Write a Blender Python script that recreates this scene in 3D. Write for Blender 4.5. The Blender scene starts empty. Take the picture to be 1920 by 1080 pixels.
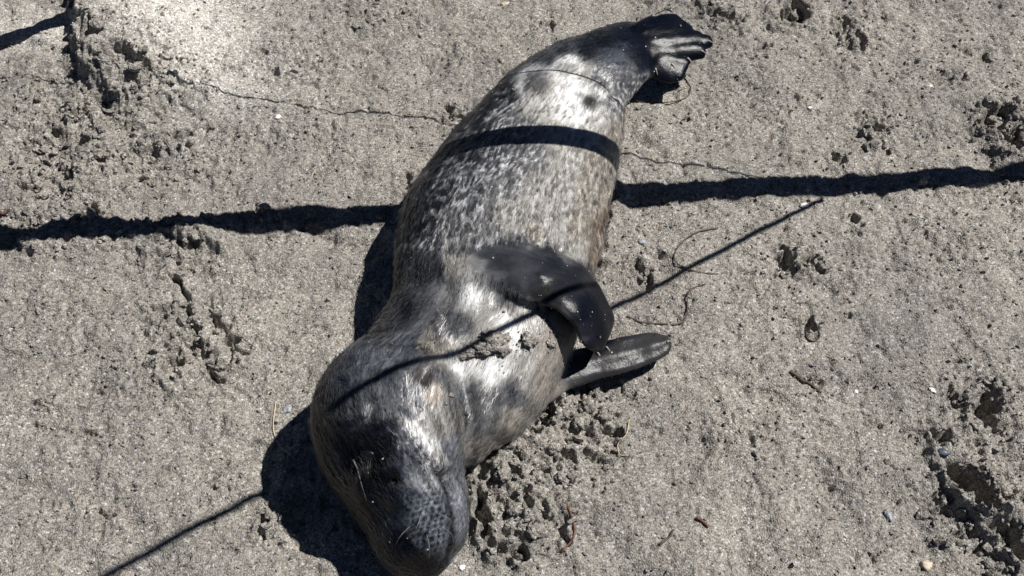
import bpy, math, random
import numpy as np
from mathutils import Vector
rng = np.random.default_rng(7)
random.seed(7)
sc = bpy.context.scene
col = sc.collection

# ------------------------------------------------------------------ camera
PITCH = math.radians(56.0)
FPX = 2059.0
CAMZ = 1.161
cam = bpy.data.cameras.new('camera')
cam.sensor_width = 36.0
cam.lens = 36.0 * FPX / 1920.0
cam.clip_start = 0.05
cam.clip_end = 400.0
camo = bpy.data.objects.new('camera', cam)
col.objects.link(camo)
camo.location = (0, 0, CAMZ)
camo.rotation_euler = (math.pi / 2 - PITCH, 0, 0)
sc.camera = camo

# ------------------------------------------------------------------ light
SUN_DIR = Vector((0.61, 0.18, 1.0)).normalized()      # towards the sun
elev = math.asin(SUN_DIR.z)
azim = math.atan2(SUN_DIR.x, SUN_DIR.y)
world = bpy.data.worlds.new('World')
sc.world = world
world.use_nodes = True
wn = world.node_tree
bg = wn.nodes['Background']
sky = wn.nodes.new('ShaderNodeTexSky')
sky.sky_type = 'NISHITA'
sky.sun_disc = False
sky.sun_elevation = elev
sky.sun_rotation = azim
sky.air_density = 0.4
sky.dust_density = 0.0
sky.ozone_density = 2.5
sky.altitude = 2500
wn.links.new(sky.outputs['Color'], bg.inputs['Color'])
bg.inputs['Strength'].default_value = 0.05
sun = bpy.data.lights.new('sun', 'SUN')
sun.energy = 5.0
sun.angle = math.radians(0.5)
sun.color = (1.0, 0.97, 0.925)
suno = bpy.data.objects.new('sun', sun)
col.objects.link(suno)
suno.rotation_euler = (-SUN_DIR).to_track_quat('-Z', 'Y').to_euler()
suno.location = SUN_DIR * 6
sc.view_settings.view_transform = 'Standard'
sc.view_settings.look = 'None'
sc.view_settings.gamma = 1.0
sc.view_settings.use_curve_mapping = False
sc.view_settings.exposure = 0.48

# ------------------------------------------------------------------ helpers
cF = np.array([0, math.cos(PITCH), -math.sin(PITCH)])
cU = np.array([0, math.sin(PITCH), math.cos(PITCH)])
cR = np.array([1.0, 0, 0])
cP = np.array([0, 0, CAMZ])


def at(u, v, z=0.0):
    """the point at height z that the photograph shows at pixel (u, v)"""
    d = cF + cR * (u - 960) / FPX + cU * (540 - v) / FPX
    return cP + d * (z - CAMZ) / d[2]


def project(P):
    q = P - cP
    dep = q @ cF
    s = np.where(dep > 0.15, dep, 1e9)
    u = 960 + FPX * (q @ cR) / s
    v = 540 - FPX * (q @ cU) / s
    bad = dep <= 0.15
    return np.where(bad, -9999.0, u), np.where(bad, -9999.0, v)


def _hash(ix, iy, iz, seed):
    h = (ix.astype(np.int64) * 374761393 + iy.astype(np.int64) * 668265263 + iz.astype(np.int64) * 2147483647 + seed * 974711) & 0xFFFFFFFF
    h = ((h ^ (h >> 13)) * 1274126177) & 0xFFFFFFFF
    h = ((h ^ (h >> 16)) * 2246822519) & 0xFFFFFFFF
    return ((h ^ (h >> 15)) & 0xFFFFFF) / float(0xFFFFFF)


def noise2(x, y, seed=0):
    x0 = np.floor(x); y0 = np.floor(y)
    fx = x - x0; fy = y - y0
    ux = fx * fx * fx * (fx * (fx * 6 - 15) + 10)
    uy = fy * fy * fy * (fy * (fy * 6 - 15) + 10)
    ix = x0.astype(np.int64); iy = y0.astype(np.int64)
    z = np.zeros_like(ix)

    def g(dx, dy):
        a = _hash(ix + dx, iy + dy, z, seed) * 2 * np.pi
        return np.cos(a) * (fx - dx) + np.sin(a) * (fy - dy)
    n = (g(0, 0) * (1 - ux) + g(1, 0) * ux) * (1 - uy) + (g(0, 1) * (1 - ux) + g(1, 1) * ux) * uy
    return n * 1.4


def fbm2(x, y, seed=0, octs=4, gain=0.5):
    t = 0; a = 1.0
    for k in range(octs):
        t = t + a * noise2(x * 2 ** k + 17.3 * k, y * 2 ** k - 9.1 * k, seed + k)
        a *= gain
    return t


def sstep(a, b, x):
    t = np.clip((x - a) / (b - a), 0, 1)
    return t * t * (3 - 2 * t)


def seg_dist(U, V, pts):
    """distance in pixels to a polyline and the parameter along it"""
    best = np.full(U.shape, 1e9); par = np.zeros(U.shape)
    n = len(pts) - 1
    for k in range(n):
        (a, b), (c, d) = pts[k], pts[k + 1]
        ex, ey = c - a, d - b
        t = np.clip(((U - a) * ex + (V - b) * ey) / (ex * ex + ey * ey), 0, 1)
        ds = np.hypot(U - a - t * ex, V - b - t * ey)
        m = ds < best
        best = np.where(m, ds, best); par = np.where(m, (k + t) / n, par)
    return best, par


def mesh_obj(name, verts, faces, mat=None, parent=None, smooth=True, link=True):
    me = bpy.data.meshes.new(name)
    me.from_pydata([tuple(v) for v in verts], [], faces)
    me.update()
    if smooth:
        me.polygons.foreach_set('use_smooth', [True] * len(me.polygons))
    if mat:
        me.materials.append(mat)
    o = bpy.data.objects.new(name, me)
    if link:
        col.objects.link(o)
    if parent is not None:
        o.parent = parent
    return o


def big_mesh(name, V, F, mat, smooth=True):
    """many polygons of one size, from arrays"""
    me = bpy.data.meshes.new(name)
    k = F.shape[1]
    me.vertices.add(len(V)); me.vertices.foreach_set('co', V.astype(np.float32).ravel())
    me.loops.add(F.size); me.loops.foreach_set('vertex_index', F.astype(np.int32).ravel())
    me.polygons.add(len(F))
    me.polygons.foreach_set('loop_start', np.arange(0, F.size, k, dtype=np.int32))
    me.polygons.foreach_set('loop_total', np.full(len(F), k, dtype=np.int32))
    me.polygons.foreach_set('use_smooth', np.full(len(F), smooth, dtype=bool))
    me.materials.append(mat)
    me.update(calc_edges=True)
    o = bpy.data.objects.new(name, me)
    col.objects.link(o)
    return o


def tag(o, label=None, cat=None, group=None, kind=None):
    if label: o['label'] = label
    if cat: o['category'] = cat
    if group: o['group'] = group
    if kind: o['kind'] = kind
    return o


def catmull(P, n):
    P = np.asarray(P, float)
    m = len(P)
    Q = np.vstack([2 * P[0] - P[1], P, 2 * P[-1] - P[-2]])
    out = []
    for t in np.linspace(0, m - 1 - 1e-9, n):
        i = int(t); f = t - i
        a, b, c, d = Q[i], Q[i + 1], Q[i + 2], Q[i + 3]
        out.append(0.5 * (2 * b + (c - a) * f + (2 * a - 5 * b + 4 * c - d) * f * f + (3 * b - a - 3 * c + d) * f ** 3))
    return np.array(out)


def tube(name, pts, r0, r1, mat, n=40, sides=7, wob=0.0, parent=None):
    C = catmull(pts, n)
    T = np.gradient(C, axis=0)
    T /= np.linalg.norm(T, axis=1)[:, None] + 1e-12
    V = []; F = []
    for i in range(n):
        up = np.array([0, 0, 1.0]) if abs(T[i][2]) < 0.95 else np.array([1.0, 0, 0])
        a = np.cross(T[i], up); a /= np.linalg.norm(a)
        b = np.cross(a, T[i])
        f = i / (n - 1)
        r = (r0 * (1 - f) + r1 * f) * (1 + wob * (random.random() - 0.5))
        for k in range(sides):
            w = 2 * math.pi * k / sides
            V.append(C[i] + r * (a * math.cos(w) + b * math.sin(w)))
    for i in range(n - 1):
        for k in range(sides):
            k2 = (k + 1) % sides
            F.append((i * sides + k, i * sides + k2, (i + 1) * sides + k2, (i + 1) * sides + k))
    F.append(tuple(range(sides))[::-1]); F.append(tuple((n - 1) * sides + k for k in range(sides)))
    return mesh_obj(name, V, F, mat, parent)


# ------------------------------------------------------------------ materials
def new_mat(name):
    m = bpy.data.materials.new(name)
    m.use_nodes = True
    return m, m.node_tree, m.node_tree.nodes['Principled BSDF']


def ramp(nt, stops, interp='LINEAR'):
    r = nt.nodes.new('ShaderNodeValToRGB')
    r.color_ramp.interpolation = interp
    e = r.color_ramp.elements
    e[0].position, e[0].color = stops[0][0], (*stops[0][1], 1)
    e[1].position, e[1].color = stops[-1][0], (*stops[-1][1], 1)
    for p, c in stops[1:-1]:
        x = e.new(p); x.color = (*c, 1)
    return r


def mix(nt, a, b, fac, mode='MIX'):
    n = nt.nodes.new('ShaderNodeMix'); n.data_type = 'RGBA'; n.blend_type = mode
    for s, v in (('Factor', fac), ('A', a), ('B', b)):
        k = {'Factor': 0, 'A': 6, 'B': 7}[s]
        if hasattr(v, 'is_output'):
            nt.links.new(v, n.inputs[k])
        elif isinstance(v, tuple):
            n.inputs[k].default_value = (*v, 1)
        else:
            n.inputs[k].default_value = v
    return n.outputs[2]


def sand_material():
    m, nt, b = new_mat('wet_dry_sand')
    L = nt.links.new
    geo = nt.nodes.new('ShaderNodeNewGeometry')
    pos = geo.outputs['Position']

    def vor(scale, feat='F1'):
        v = nt.nodes.new('ShaderNodeTexVoronoi'); v.feature = feat
        v.inputs['Scale'].default_value = scale
        L(pos, v.inputs['Vector']); return v

    def noi(scale, det=4, rough=0.55):
        v = nt.nodes.new('ShaderNodeTexNoise')
        v.inputs['Scale'].default_value = scale; v.inputs['Detail'].default_value = det
        v.inputs['Roughness'].default_value = rough
        L(pos, v.inputs['Vector']); return v
    g1 = vor(450); g2 = vor(880); g3 = vor(210)
    s1 = nt.nodes.new('ShaderNodeSeparateColor'); L(g1.outputs['Color'], s1.inputs[0])
    s2 = nt.nodes.new('ShaderNodeSeparateColor'); L(g2.outputs['Color'], s2.inputs[0])
    s3 = nt.nodes.new('ShaderNodeSeparateColor'); L(g3.outputs['Color'], s3.inputs[0])
    r1 = ramp(nt, [(0.0, (0.05, 0.048, 0.044)), (0.16, (0.14, 0.130, 0.115)), (0.45, (0.26, 0.238, 0.205)), (0.82, (0.37, 0.345, 0.305)), (0.95, (0.52, 0.50, 0.47)), (1.0, (0.8, 0.8, 0.8))])
    L(s1.outputs[0], r1.inputs[0])
    r2 = ramp(nt, [(0.0, (0.05, 0.046, 0.043)), (0.35, (0.18, 0.163, 0.14)), (0.7, (0.31, 0.283, 0.247)), (1.0, (0.52, 0.485, 0.44))])
    L(s2.outputs[1], r2.inputs[0])
    c = mix(nt, r1.outputs[0], r2.outputs[0], 0.5)
    # odd coloured grains: rust, slate blue
    odd = ramp(nt, [(0.0, (0.0, 0.0, 0.0)), (0.97, (0.0, 0.0, 0.0)), (0.975, (1, 1, 1)), (1.0, (1, 1, 1))], 'CONSTANT')
    L(s1.outputs[1], odd.inputs[0])
    oc = ramp(nt, [(0.0, (0.19, 0.13, 0.10)), (0.4, (0.20, 0.21, 0.25)), (0.7, (0.06, 0.06, 0.065)), (1.0, (0.55, 0.55, 0.56))], 'CONSTANT')
    L(s1.outputs[2], oc.inputs[0])
    c = mix(nt, c, oc.outputs[0], odd.outputs[0])
    # broad tone variation, damp patches
    n1 = noi(5, 5); n2 = noi(28, 4)
    rr = ramp(nt, [(0.3, (0.70, 0.712, 0.735)), (0.7, (0.98, 0.985, 0.985))]); L(n1.outputs['Fac'], rr.inputs[0])
    c = mix(nt, c, rr.outputs[0], 1.0, 'MULTIPLY')
    rr2 = ramp(nt, [(0.3, (0.88, 0.88, 0.88)), (0.7, (1.10, 1.10, 1.10))]); L(n2.outputs['Fac'], rr2.inputs[0])
    c = mix(nt, c, rr2.outputs[0], 1.0, 'MULTIPLY')
    at_ = nt.nodes.new('ShaderNodeAttribute'); at_.attribute_name = 'dry'
    c = mix(nt, c, mix(nt, c, (1.9, 1.95, 2.0), 1.0, 'MULTIPLY'), at_.outputs['Fac'])
    L(c, b.inputs['Base Color'])
    b.inputs['Roughness'].default_value = 0.85
    b.inputs['Specular IOR Level'].default_value = 0.25
    # relief of the grains
    bp1 = nt.nodes.new('ShaderNodeBump'); bp1.inputs['Strength'].default_value = 0.75; bp1.inputs['Distance'].default_value = 0.0016; bp1.invert = True
    L(g1.outputs['Distance'], bp1.inputs['Height'])
    bp2 = nt.nodes.new('ShaderNodeBump'); bp2.inputs['Strength'].default_value = 0.6; bp2.inputs['Distance'].default_value = 0.0006; bp2.invert = True
    L(g2.outputs['Distance'], bp2.inputs['Height']); L(bp1.outputs[0], bp2.inputs['Normal'])
    bp3 = nt.nodes.new('ShaderNodeBump'); bp3.inputs['Strength'].default_value = 0.5; bp3.inputs['Distance'].default_value = 0.003
    n3 = noi(150, 4, 0.65); L(n3.outputs['Fac'], bp3.inputs['Height']); L(bp2.outputs[0], bp3.inputs['Normal'])
    L(bp3.outputs[0], b.inputs['Normal'])
    return m


SAND = sand_material()


def simple_mat(name, ca, cb, scale=60, rough=0.6, bump=0.3, bdist=0.001, stretch=(1, 1, 1), spec=0.4):
    m, nt, b = new_mat(name)
    tc = nt.nodes.new('ShaderNodeTexCoord'); mp = nt.nodes.new('ShaderNodeMapping')
    mp.inputs['Scale'].default_value = stretch
    nt.links.new(tc.outputs['Object'], mp.inputs['Vector'])
    n = nt.nodes.new('ShaderNodeTexNoise'); n.inputs['Scale'].default_value = scale; n.inputs['Detail'].default_value = 5
    nt.links.new(mp.outputs[0], n.inputs['Vector'])
    r = ramp(nt, [(0.32, ca), (0.68, cb)]); nt.links.new(n.outputs['Fac'], r.inputs[0])
    nt.links.new(r.outputs[0], b.inputs['Base Color'])
    b.inputs['Roughness'].default_value = rough
    b.inputs['Specular IOR Level'].default_value = spec
    bp = nt.nodes.new('ShaderNodeBump'); bp.inputs['Strength'].default_value = bump; bp.inputs['Distance'].default_value = bdist
    nt.links.new(n.outputs['Fac'], bp.inputs['Height']); nt.links.new(bp.outputs[0], b.inputs['Normal'])
    return m


# ------------------------------------------------------------------ sand surface
# disturbed areas in picture pixels: u, v, half axes, strength
ROUGH = [(120, 440, 160, 40, 1.0), (300, 425, 150, 34, .9), (520, 415, 150, 30, .7), (690, 410, 60, 30, .6), (1350, 370, 260, 26, .35), (1750, 340, 220, 26, .5), (560, 120, 130, 60, .5), (430, 260, 120, 60, .5), (620, 320, 120, 50, .35), (250, 700, 160, 120, .45), (100, 600, 110, 80, .4), (1250, 600, 90, 60, .35), (1400, 800, 160, 80, .35), (1550, 900, 140, 70, .3), (1780, 450, 160, 70, .4), (1400, 180, 140, 90, .35), (1750, 130, 130, 70, .4), (1500, 560, 160, 70, .35), (400, 900, 160, 70, .35), (100, 980, 140, 70, .35), (110, 250, 170, 130, 1.0), (270, 170, 120, 80, 0.9), (300, 300, 140, 70, 0.7), (70, 400, 170, 60, 0.8), (330, 480, 110, 60, 0.6),
         (360, 640, 120, 110, 0.8), (1060, 780, 120, 70, 1.3), (960, 930, 110, 130, 1.3), (1110, 860, 80, 70, 0.8), (1030, 900, 110, 120, 0.9),
         (1890, 240, 70, 60, 1.3), (1650, 250, 60, 60, 0.7), (1600, 60, 60, 60, 0.6), (1330, 30, 90, 40, 0.6), (1500, 500, 120, 50, 0.6),
         (1210, 500, 60, 40, 0.7), (1840, 780, 100, 90, 0.9), (1840, 950, 130, 110, 1.2), (1900, 1040, 80, 80, 1.2), (700, 20, 110, 40, 0.6),
         (840, 100, 100, 40, 0.4), (1530, 720, 80, 40, 0.5), (1520, 610, 40, 40, 0.4), (560, 230, 110, 70, 0.4), (80, 760, 60, 60, 0.5),
         (520, 990, 50, 60, 0.8), (170, 830, 80, 40, 0.4), (200, 940, 80, 50, 0.4), (1900, 350, 60, 50, 0.8), (240, 60, 70, 60, 0.5), (850, 215, 40, 30, 0.8),
         (1750, 850, 60, 60, 0.4)]
# pits: u, v, half axes, angle (deg), depth (m)
PITS = [(1815, 915, 62, 20, 44, .034), (1880, 1010, 45, 20, 50, .020), (1905, 1040, 35, 18, 35, .022), (1848, 765, 26, 40, 20, .016), (1785, 735, 12, 26, 0, .009), (1765, 822, 34, 14, 28, .013),
        (1490, 22, 30, 22, 0, .020), (1585, 45, 16, 12, 20, .012), (1610, 75, 18, 9, 40, .010), (1865, 225, 30, 22, 0, .018), (1900, 262, 22, 18, 0, .016), (1640, 235, 20, 14, 30, .009),
        (1575, 298, 16, 9, 0, .008), (1470, 485, 24, 14, 10, .013), (1515, 495, 22, 12, 20, .012), (1200, 505, 18, 22, -30, .012), (1215, 530, 12, 12, 0, .008), (1522, 606, 12, 18, 0, .010), 
        (325, 690, 24, 24, 0, .017), (400, 700, 30, 12, 40, .013), (305, 590, 20, 16, 0, .012), (312, 635, 14, 10, 0, .009), (325, 520, 22, 12, 45, .010), (440, 655, 24, 10, 40, .009),
        (345, 265, 22, 14, 0, .011), (50, 350, 24, 16, 0, .012), (125, 330, 22, 14, 20, .010), (110, 250, 20, 16, 0, .009), (175, 400, 10, 26, 0, .012), (255, 140, 60, 18, 25, .014), (180, 100, 20, 22, 0, .012),
        (275, 290, 50, 8, 8, .007), (330, 460, 60, 16, 8, .010), (1010, 800, 34, 24, -40, .017), (1150, 815, 26, 10, 18, .014), (905, 970, 16, 50, -12, .018), (940, 1030, 34, 14, 22, .013), (975, 1040, 18, 14, 0, .012),
        (960, 900, 24, 14, 10, .010), (985, 940, 12, 26, 0, .010), (1060, 855, 24, 14, 20, .011), (1110, 850, 20, 10, 10, .010), (75, 755, 20, 10, 0, .009), (165, 815, 22, 8, 30, .006), (195, 965, 22, 8, 20, .006),
        (845, 210, 20, 10, 0, .010), (1025, 47, 14, 8, 0, .008), (905, 640, 1, 1, 0, 0), (1330, 20, 40, 8, 20, .010), (1370, 35, 26, 8, 30, .010), (1435, 95, 12, 14, 0, .008), (495, 1010, 12, 10, 0, .008), (1640, 790, 14, 8, 20, .005),
        (1750, 710, 1, 1, 0, 0), (1852, 105, 14, 7, 20, .006), (1600, 410, 10, 16, -30, .008), (760, 340, 14, 12, 0, .008), (1050, 1000, 14, 40, 10, .007)]
# grooves: points, half width, depth (negative raises a ridge)
GROOVES = [([(325, 510), (345, 560), (360, 620), (370, 660), (415, 705)], 9, .011), ([(385, 555), (400, 600), (440, 650), (475, 675)], 9, .011), ([(345, 520), (360, 570), (385, 630), (430, 690)], 12, -.007),
           ([(200, 285), (240, 298), (300, 295)], 9, .006), ([(200, 315), (250, 330), (330, 325), (410, 345)], 10, .004), ([(120, 180), (60, 240), (30, 300)], 20, .010), ([(170, 210), (110, 280), (70, 340)], 22, .011),
           ([(200, 240), (160, 300), (120, 360)], 16, -.009), ([(1790, 900), (1850, 990), (1905, 1060)], 22, -.012), ([(1815, 880), (1880, 960), (1930, 1000)], 20, -.010), ([(1760, 560), (1800, 620), (1860, 690)], 9, .004), ([(1800, 570), (1840, 600)], 8, .004),
           ([(1482, 694), (1515, 711), (1545, 728)], 6, .004), ([(1290, 700), (1340, 740), (1420, 745)], 9, .003), ([(1830, 730), (1870, 800), (1900, 860)], 10, .006), ([(0, 455), (150, 462), (300, 455), (420, 420)], 26, -.008), ([(330, 445), (390, 450), (440, 470)], 22, -.012), ([(1160, 330), (1150, 420), (1128, 510)], 16, -.010), ([(1075, 720), (1020, 790), (965, 850), (905, 910)], 18, -.011), ([(890, 920), (892, 980), (875, 1050)], 14, -.007), ([(420, 60), (520, 150), (640, 200)], 26, .005), ([(560, 880), (500, 960), (480, 1020)], 18, -.006), ([(1480, 880), (1560, 930), (1650, 1010)], 30, .004), ([(1240, 240), (1380, 260), (1480, 300)], 26, .004), ([(0, 395), (90, 400), (170, 415), (230, 405)], 18, -.008)]
BODY_PX = [(1140, 110), (1080, 170), (1000, 260), (950, 400), (930, 520), (880, 640), (800, 740), (745, 850), (800, 1040)]


def ground_z(X, Y, fine=True):
    P = np.stack([X, Y, np.zeros_like(X)], -1)
    U, V = project(P)
    wob = 14 * fbm2(X * 55, Y * 55, 91, 3) if fine else 0
    wob2 = 14 * fbm2(X * 55, Y * 55, 97, 3) if fine else 0
    Uw, Vw = U + wob, V + wob2
    h = .007 * fbm2(X * 6, Y * 6, 3, 3) + .0055 * fbm2(X * 19, Y * 19, 11, 3)
    h = h - .006 * sstep(.15, .6, noise2(X * 13 + 3, Y * 17, 15))
    # beyond the picture: gentle beach undulation
    far = sstep(2.0, 12.0, np.hypot(X, Y - 0.8))
    h = h + far * .12 * fbm2(X * .25, Y * .25, 41, 3)
    R = np.zeros_like(X)
    for (u, v, a, b, s) in ROUGH:
        R = np.maximum(R, s * np.exp(-(((Uw - u) / a) ** 2 + ((Vw - v) / b) ** 2) * 1.1))
    outside = (U < -40) | (U > 1960) | (V < -40) | (V > 1120)
    R = np.where(outside, np.maximum(R, 0.35 * sstep(-.1, .4, noise2(X * 5, Y * 5, 77))), R)
    if fine:
        rid = 1 - np.abs(noise2(X * 70, Y * 70, 21)) * 2.0
        lump = fbm2(X * 95, Y * 95, 31, 3, .6)
        R = np.minimum(R, .95)
        h = h + R * (.0022 * rid + .0052 * lump + .0036 * fbm2(X * 42, Y * 42, 33, 2) + .0026 * fbm2(X * 180, Y * 180, 36, 2) - .0075 * sstep(.30, .55, noise2(X * 52, Y * 52, 35)))
        h = h + .0011 * noise2(X * 130, Y * 130, 51) + .0006 * noise2(X * 300, Y * 300, 52)
        # scattered small dents
        dn = noise2(X * 45, Y * 45, 61)
        h = h - .006 * sstep(.46, .72, dn) * (0.6 + R)
        dn2 = noise2(X * 95 + 5, Y * 95, 66)
        h = h - .0040 * sstep(.47, .68, dn2)
    # the bank at the upper left: crest runs down from the frame's edge, sunny slope on its right
    cx = 168 + 0.10 * np.clip(V, -400, 140) + 0.95 * np.clip(V - 140, 0, 400)
    side = Uw - cx
    up = sstep(330, 10, V)
    bank = np.where(side > 0, np.exp(-(side / 190.0) ** 2), np.exp(-(side / 26.0) ** 2))
    h = h + .062 * up * bank * np.where(V < -150, sstep(-900, -150, V), 1)
    for (u, v, a, b, ang, d) in PITS:
        if d == 0: continue
        c, s = math.cos(math.radians(ang)), math.sin(math.radians(ang))
        du, dv = Uw - u, Vw - v
        r = np.hypot((du * c + dv * s) / a, (-du * s + dv * c) / b)
        h = h - d * 1.25 * (1 - sstep(.60, 1.0, r)) + d * .35 * np.exp(-((r - 1.35) / .35) ** 2)
    for pts, w, d in GROOVES:
        ds, par = seg_dist(Uw, Vw, pts)
        f = np.exp(-(ds / w) ** 2) * sstep(0, .12, par) * sstep(1, .88, par)
        h = h - d * f * (1 + .5 * noise2(X * 60, Y * 60, 71))
    # heap of scraped sand right of the head
    h = h + .018 * np.exp(-(((Uw - 985) / 90) ** 2 + ((Vw - 905) / 95) ** 2)) + .016 * np.exp(-(((Uw - 1085) / 75) ** 2 + ((Vw - 790) / 55) ** 2))
    # the pup has pressed the sand flat
    ds, _ = seg_dist(U, V, BODY_PX)
    k = sstep(120, 60, ds)
    h = h * (1 - k) + k * -.004
    return h, R


def build_sand():
    def axis(lo, hi, step, far):
        core = np.arange(lo, hi, step)
        out = []; d = step; x = 0
        while x < far:
            d *= 1.17; x += d; out.append(x)
        out = np.array(out)
        return np.concatenate([(lo - out)[::-1], core, core[-1] + out])
    xs = axis(-.90, .90, .0018, 70); ys = axis(.30, 1.40, .0018, 70)
    X, Y = np.meshgrid(xs, ys)
    Z, R = ground_z(X.ravel(), Y.ravel())
    V = np.stack([X.ravel(), Y.ravel(), Z], -1)
    nx, ny = len(xs), len(ys)
    i = np.arange((ny - 1) * nx).reshape(ny - 1, nx)[:, :-1].ravel()
    F = np.stack([i, i + 1, i + nx + 1, i + nx], -1)
    o = big_mesh('sand', V, F, SAND)
    U, W = project(np.stack([V[:, 0], V[:, 1], 0 * Z], -1))
    wb = 30 * fbm2(V[:, 0] * 14, V[:, 1] * 14, 8, 3)
    dry = np.exp(-(((U + wb - 350) / 120) ** 2 + ((W + wb - 50) / 95) ** 2)) + .7 * np.exp(-(((U + wb - 60) / 110) ** 2 + ((W - 55) / 40) ** 2)) + .4 * np.exp(-(((U + wb - 440) / 120) ** 2 + ((W + wb - 170) / 70) ** 2))
    a = o.data.attributes.new('dry', 'FLOAT', 'POINT'); a.data.foreach_set('value', np.clip(dry, 0, 1).astype(np.float32))
    tag(o, kind='structure')
    return o


build_sand()

# crumbs of sand: nobody could count them, one mesh
ICO_V = []
_p = (1 + 5 ** .5) / 2
for a_, b_ in ((-1, _p), (1, _p), (-1, -_p), (1, -_p)):
    ICO_V += [(a_, b_, 0), (0, a_, b_), (b_, 0, a_)]
ICO_V = np.array(ICO_V) / math.hypot(1, _p)
import itertools
_d = np.linalg.norm(ICO_V[:, None] - ICO_V[None], axis=-1)
ICO_F = []
for t in itertools.combinations(range(12), 3):
    if all(_d[t[i], t[j]] < 1.1 for i, j in ((0, 1), (1, 2), (0, 2))):
        a_, b_, c_ = (ICO_V[k] for k in t)
        if np.dot(np.cross(b_ - a_, c_ - a_), a_) < 0: t = (t[0], t[2], t[1])
        ICO_F.append(t)
ICO_F = np.array(ICO_F)


def build_crumbs():
    n = 60000
    x = rng.uniform(-.86, .86, n); y = rng.uniform(.32, 1.36, n)
    z, R = ground_z(x, y)
    keep = rng.random(n) < (0.11 + 0.75 * np.clip(R - .1, 0, 1))
    U, W = project(np.stack([x, y, 0 * x], -1))
    ds, _ = seg_dist(U, W, BODY_PX)
    keep &= ds > 90
    keep &= (U > -60) & (U < 1980) & (W > -60) & (W < 1140)
    x, y, z, R = x[keep], y[keep], z[keep], R[keep]
    m = len(x)
    s = .0009 + .0016 * rng.random(m) ** 2 + .0050 * (R > .45) * rng.random(m) ** 9
    q = rng.normal(size=(m, 3, 3)); q, _ = np.linalg.qr(q)
    V = ICO_V[None] * (1 + .35 * rng.normal(size=(m, 12, 1))).clip(.55, 1.6)
    V = V * (1 + .3 * rng.normal(size=(m, 1, 3))).clip(.6, 1.5)
    V = np.einsum('nij,nkj->nki', q, V) * s[:, None, None]
    V += np.stack([x, y, z + s * .35], -1)[:, None]
    F = ICO_F[None] + (np.arange(m) * 12)[:, None, None]
    o = big_mesh('sand_crumbs', V.reshape(-1, 3), F.reshape(-1, 3), SAND, smooth=False)
    tag(o, 'loose sand crumbs strewn over the churned patches of the beach', kind='stuff')


build_crumbs()

# ------------------------------------------------------------------ the seal pup
def loft(C, A, B, UP, n=50, ring=36, flat=0.0, expo=2.0):
    """closed tube through centres C with half width A, half thickness B; UP is the direction of the thickness"""
    D = catmull(np.hstack([np.asarray(C, float), np.array(A)[:, None], np.array(B)[:, None], np.asarray(UP, float)]), n)
    P, a, b, up = D[:, :3], np.maximum(D[:, 3], .0015), np.maximum(D[:, 4], .0015), D[:, 5:8]
    T = np.gradient(P, axis=0); T /= np.linalg.norm(T, axis=1)[:, None]
    lat = np.cross(T, up); lat /= np.linalg.norm(lat, axis=1)[:, None]
    nb = np.cross(lat, T)
    w = np.linspace(0, 2 * np.pi, ring, endpoint=False)
    c, s = np.cos(w), np.sin(w)
    ce = np.sign(c) * np.abs(c) ** (2 / expo); se = np.sign(s) * np.abs(s) ** (2 / expo)
    se = np.where(se < 0, se * (1 - flat), se)
    V = P[:, None] + lat[:, None] * (a[:, None] * ce)[..., None] + nb[:, None] * (b[:, None] * se)[..., None]
    V = V.reshape(-1, 3)
    F = []
    for i in range(n - 1):
        for k in range(ring):
            k2 = (k + 1) % ring
            F.append((i * ring + k, i * ring + k2, (i + 1) * ring + k2, (i + 1) * ring + k))
    m = len(V)
    V = np.vstack([V, P[0] - T[0] * a[0] * .5, P[-1] + T[-1] * a[-1] * .5])
    for k in range(ring):
        k2 = (k + 1) % ring
        F.append((m, k2, k)); F.append((m + 1, (n - 1) * ring + k, (n - 1) * ring + k2))
    return V, F, (P, T, lat, nb, a, b)


Z3 = (0, 0, 1)
LOFTS = {}
# trunk: pairs of outline pixels (back side, belly side), from the ankles to the throat
PAIRS = [((1232, 50), (1248, 112)), ((1178, 44), (1208, 138)), ((1134, 57), (1184, 160)), ((1085, 76), (1168, 186)), ((1015, 103), (1160, 215)), ((947, 150), (1156, 262)), ((880, 217), (1150, 330)),
         ((812, 300), (1140, 400)), ((762, 380), (1128, 465)), ((744, 460), (1112, 530)), ((738, 540), (1092, 600)), ((716, 606), (1066, 668)), ((690, 668), (1022, 752)), ((690, 745), (960, 822)), ((720, 810), (900, 868))]
zc = [.054, .051, .051, .051, .050, .051, .054, .059, .065, .069, .068, .062, .056, .052, .050]
C, A, B = [], [], []
for (l, r), z in zip(PAIRS, zc):
    p, q = at(*l, z), at(*r, z)
    C.append((p + q) / 2); A.append(np.linalg.norm(p - q) / 2); B.append(z + .003)
B[0], B[1], B[2], B[3], B[4] = .013, .025, .034, .042, .047
LOFTS['trunk'] = loft(C, A, B, [Z3] * len(C), 80, 48, .05)
# head: nape, skull, muzzle
HP = [(845, 722, .060, .050, .044), (788, 722, .074, .071, .066), (740, 768, .085, .088, .083), (740, 838, .080, .083, .080), (758, 900, .071, .067, .071), (778, 960, .061, .058, .060), (790, 1014, .055, .050, .052), (798, 1050, .050, .039, .042), (806, 1072, .048, .019, .022)]
C = [at(u, v, z) for u, v, z, a, b in HP]
LOFTS['head'] = loft(C, [h[3] for h in HP], [h[4] for h in HP], [Z3] * len(HP), 60, 44, .05)
NP = [(750, 745, .078, .076, .070), (795, 690, .068, .074, .066), (832, 640, .064, .082, .066), (870, 580, .066, .080, .064)]
LOFTS['neck'] = loft([at(u, v, z) for u, v, z, a, b in NP], [q[3] for q in NP], [q[4] for q in NP], [Z3] * 4, 30, 36)
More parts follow.
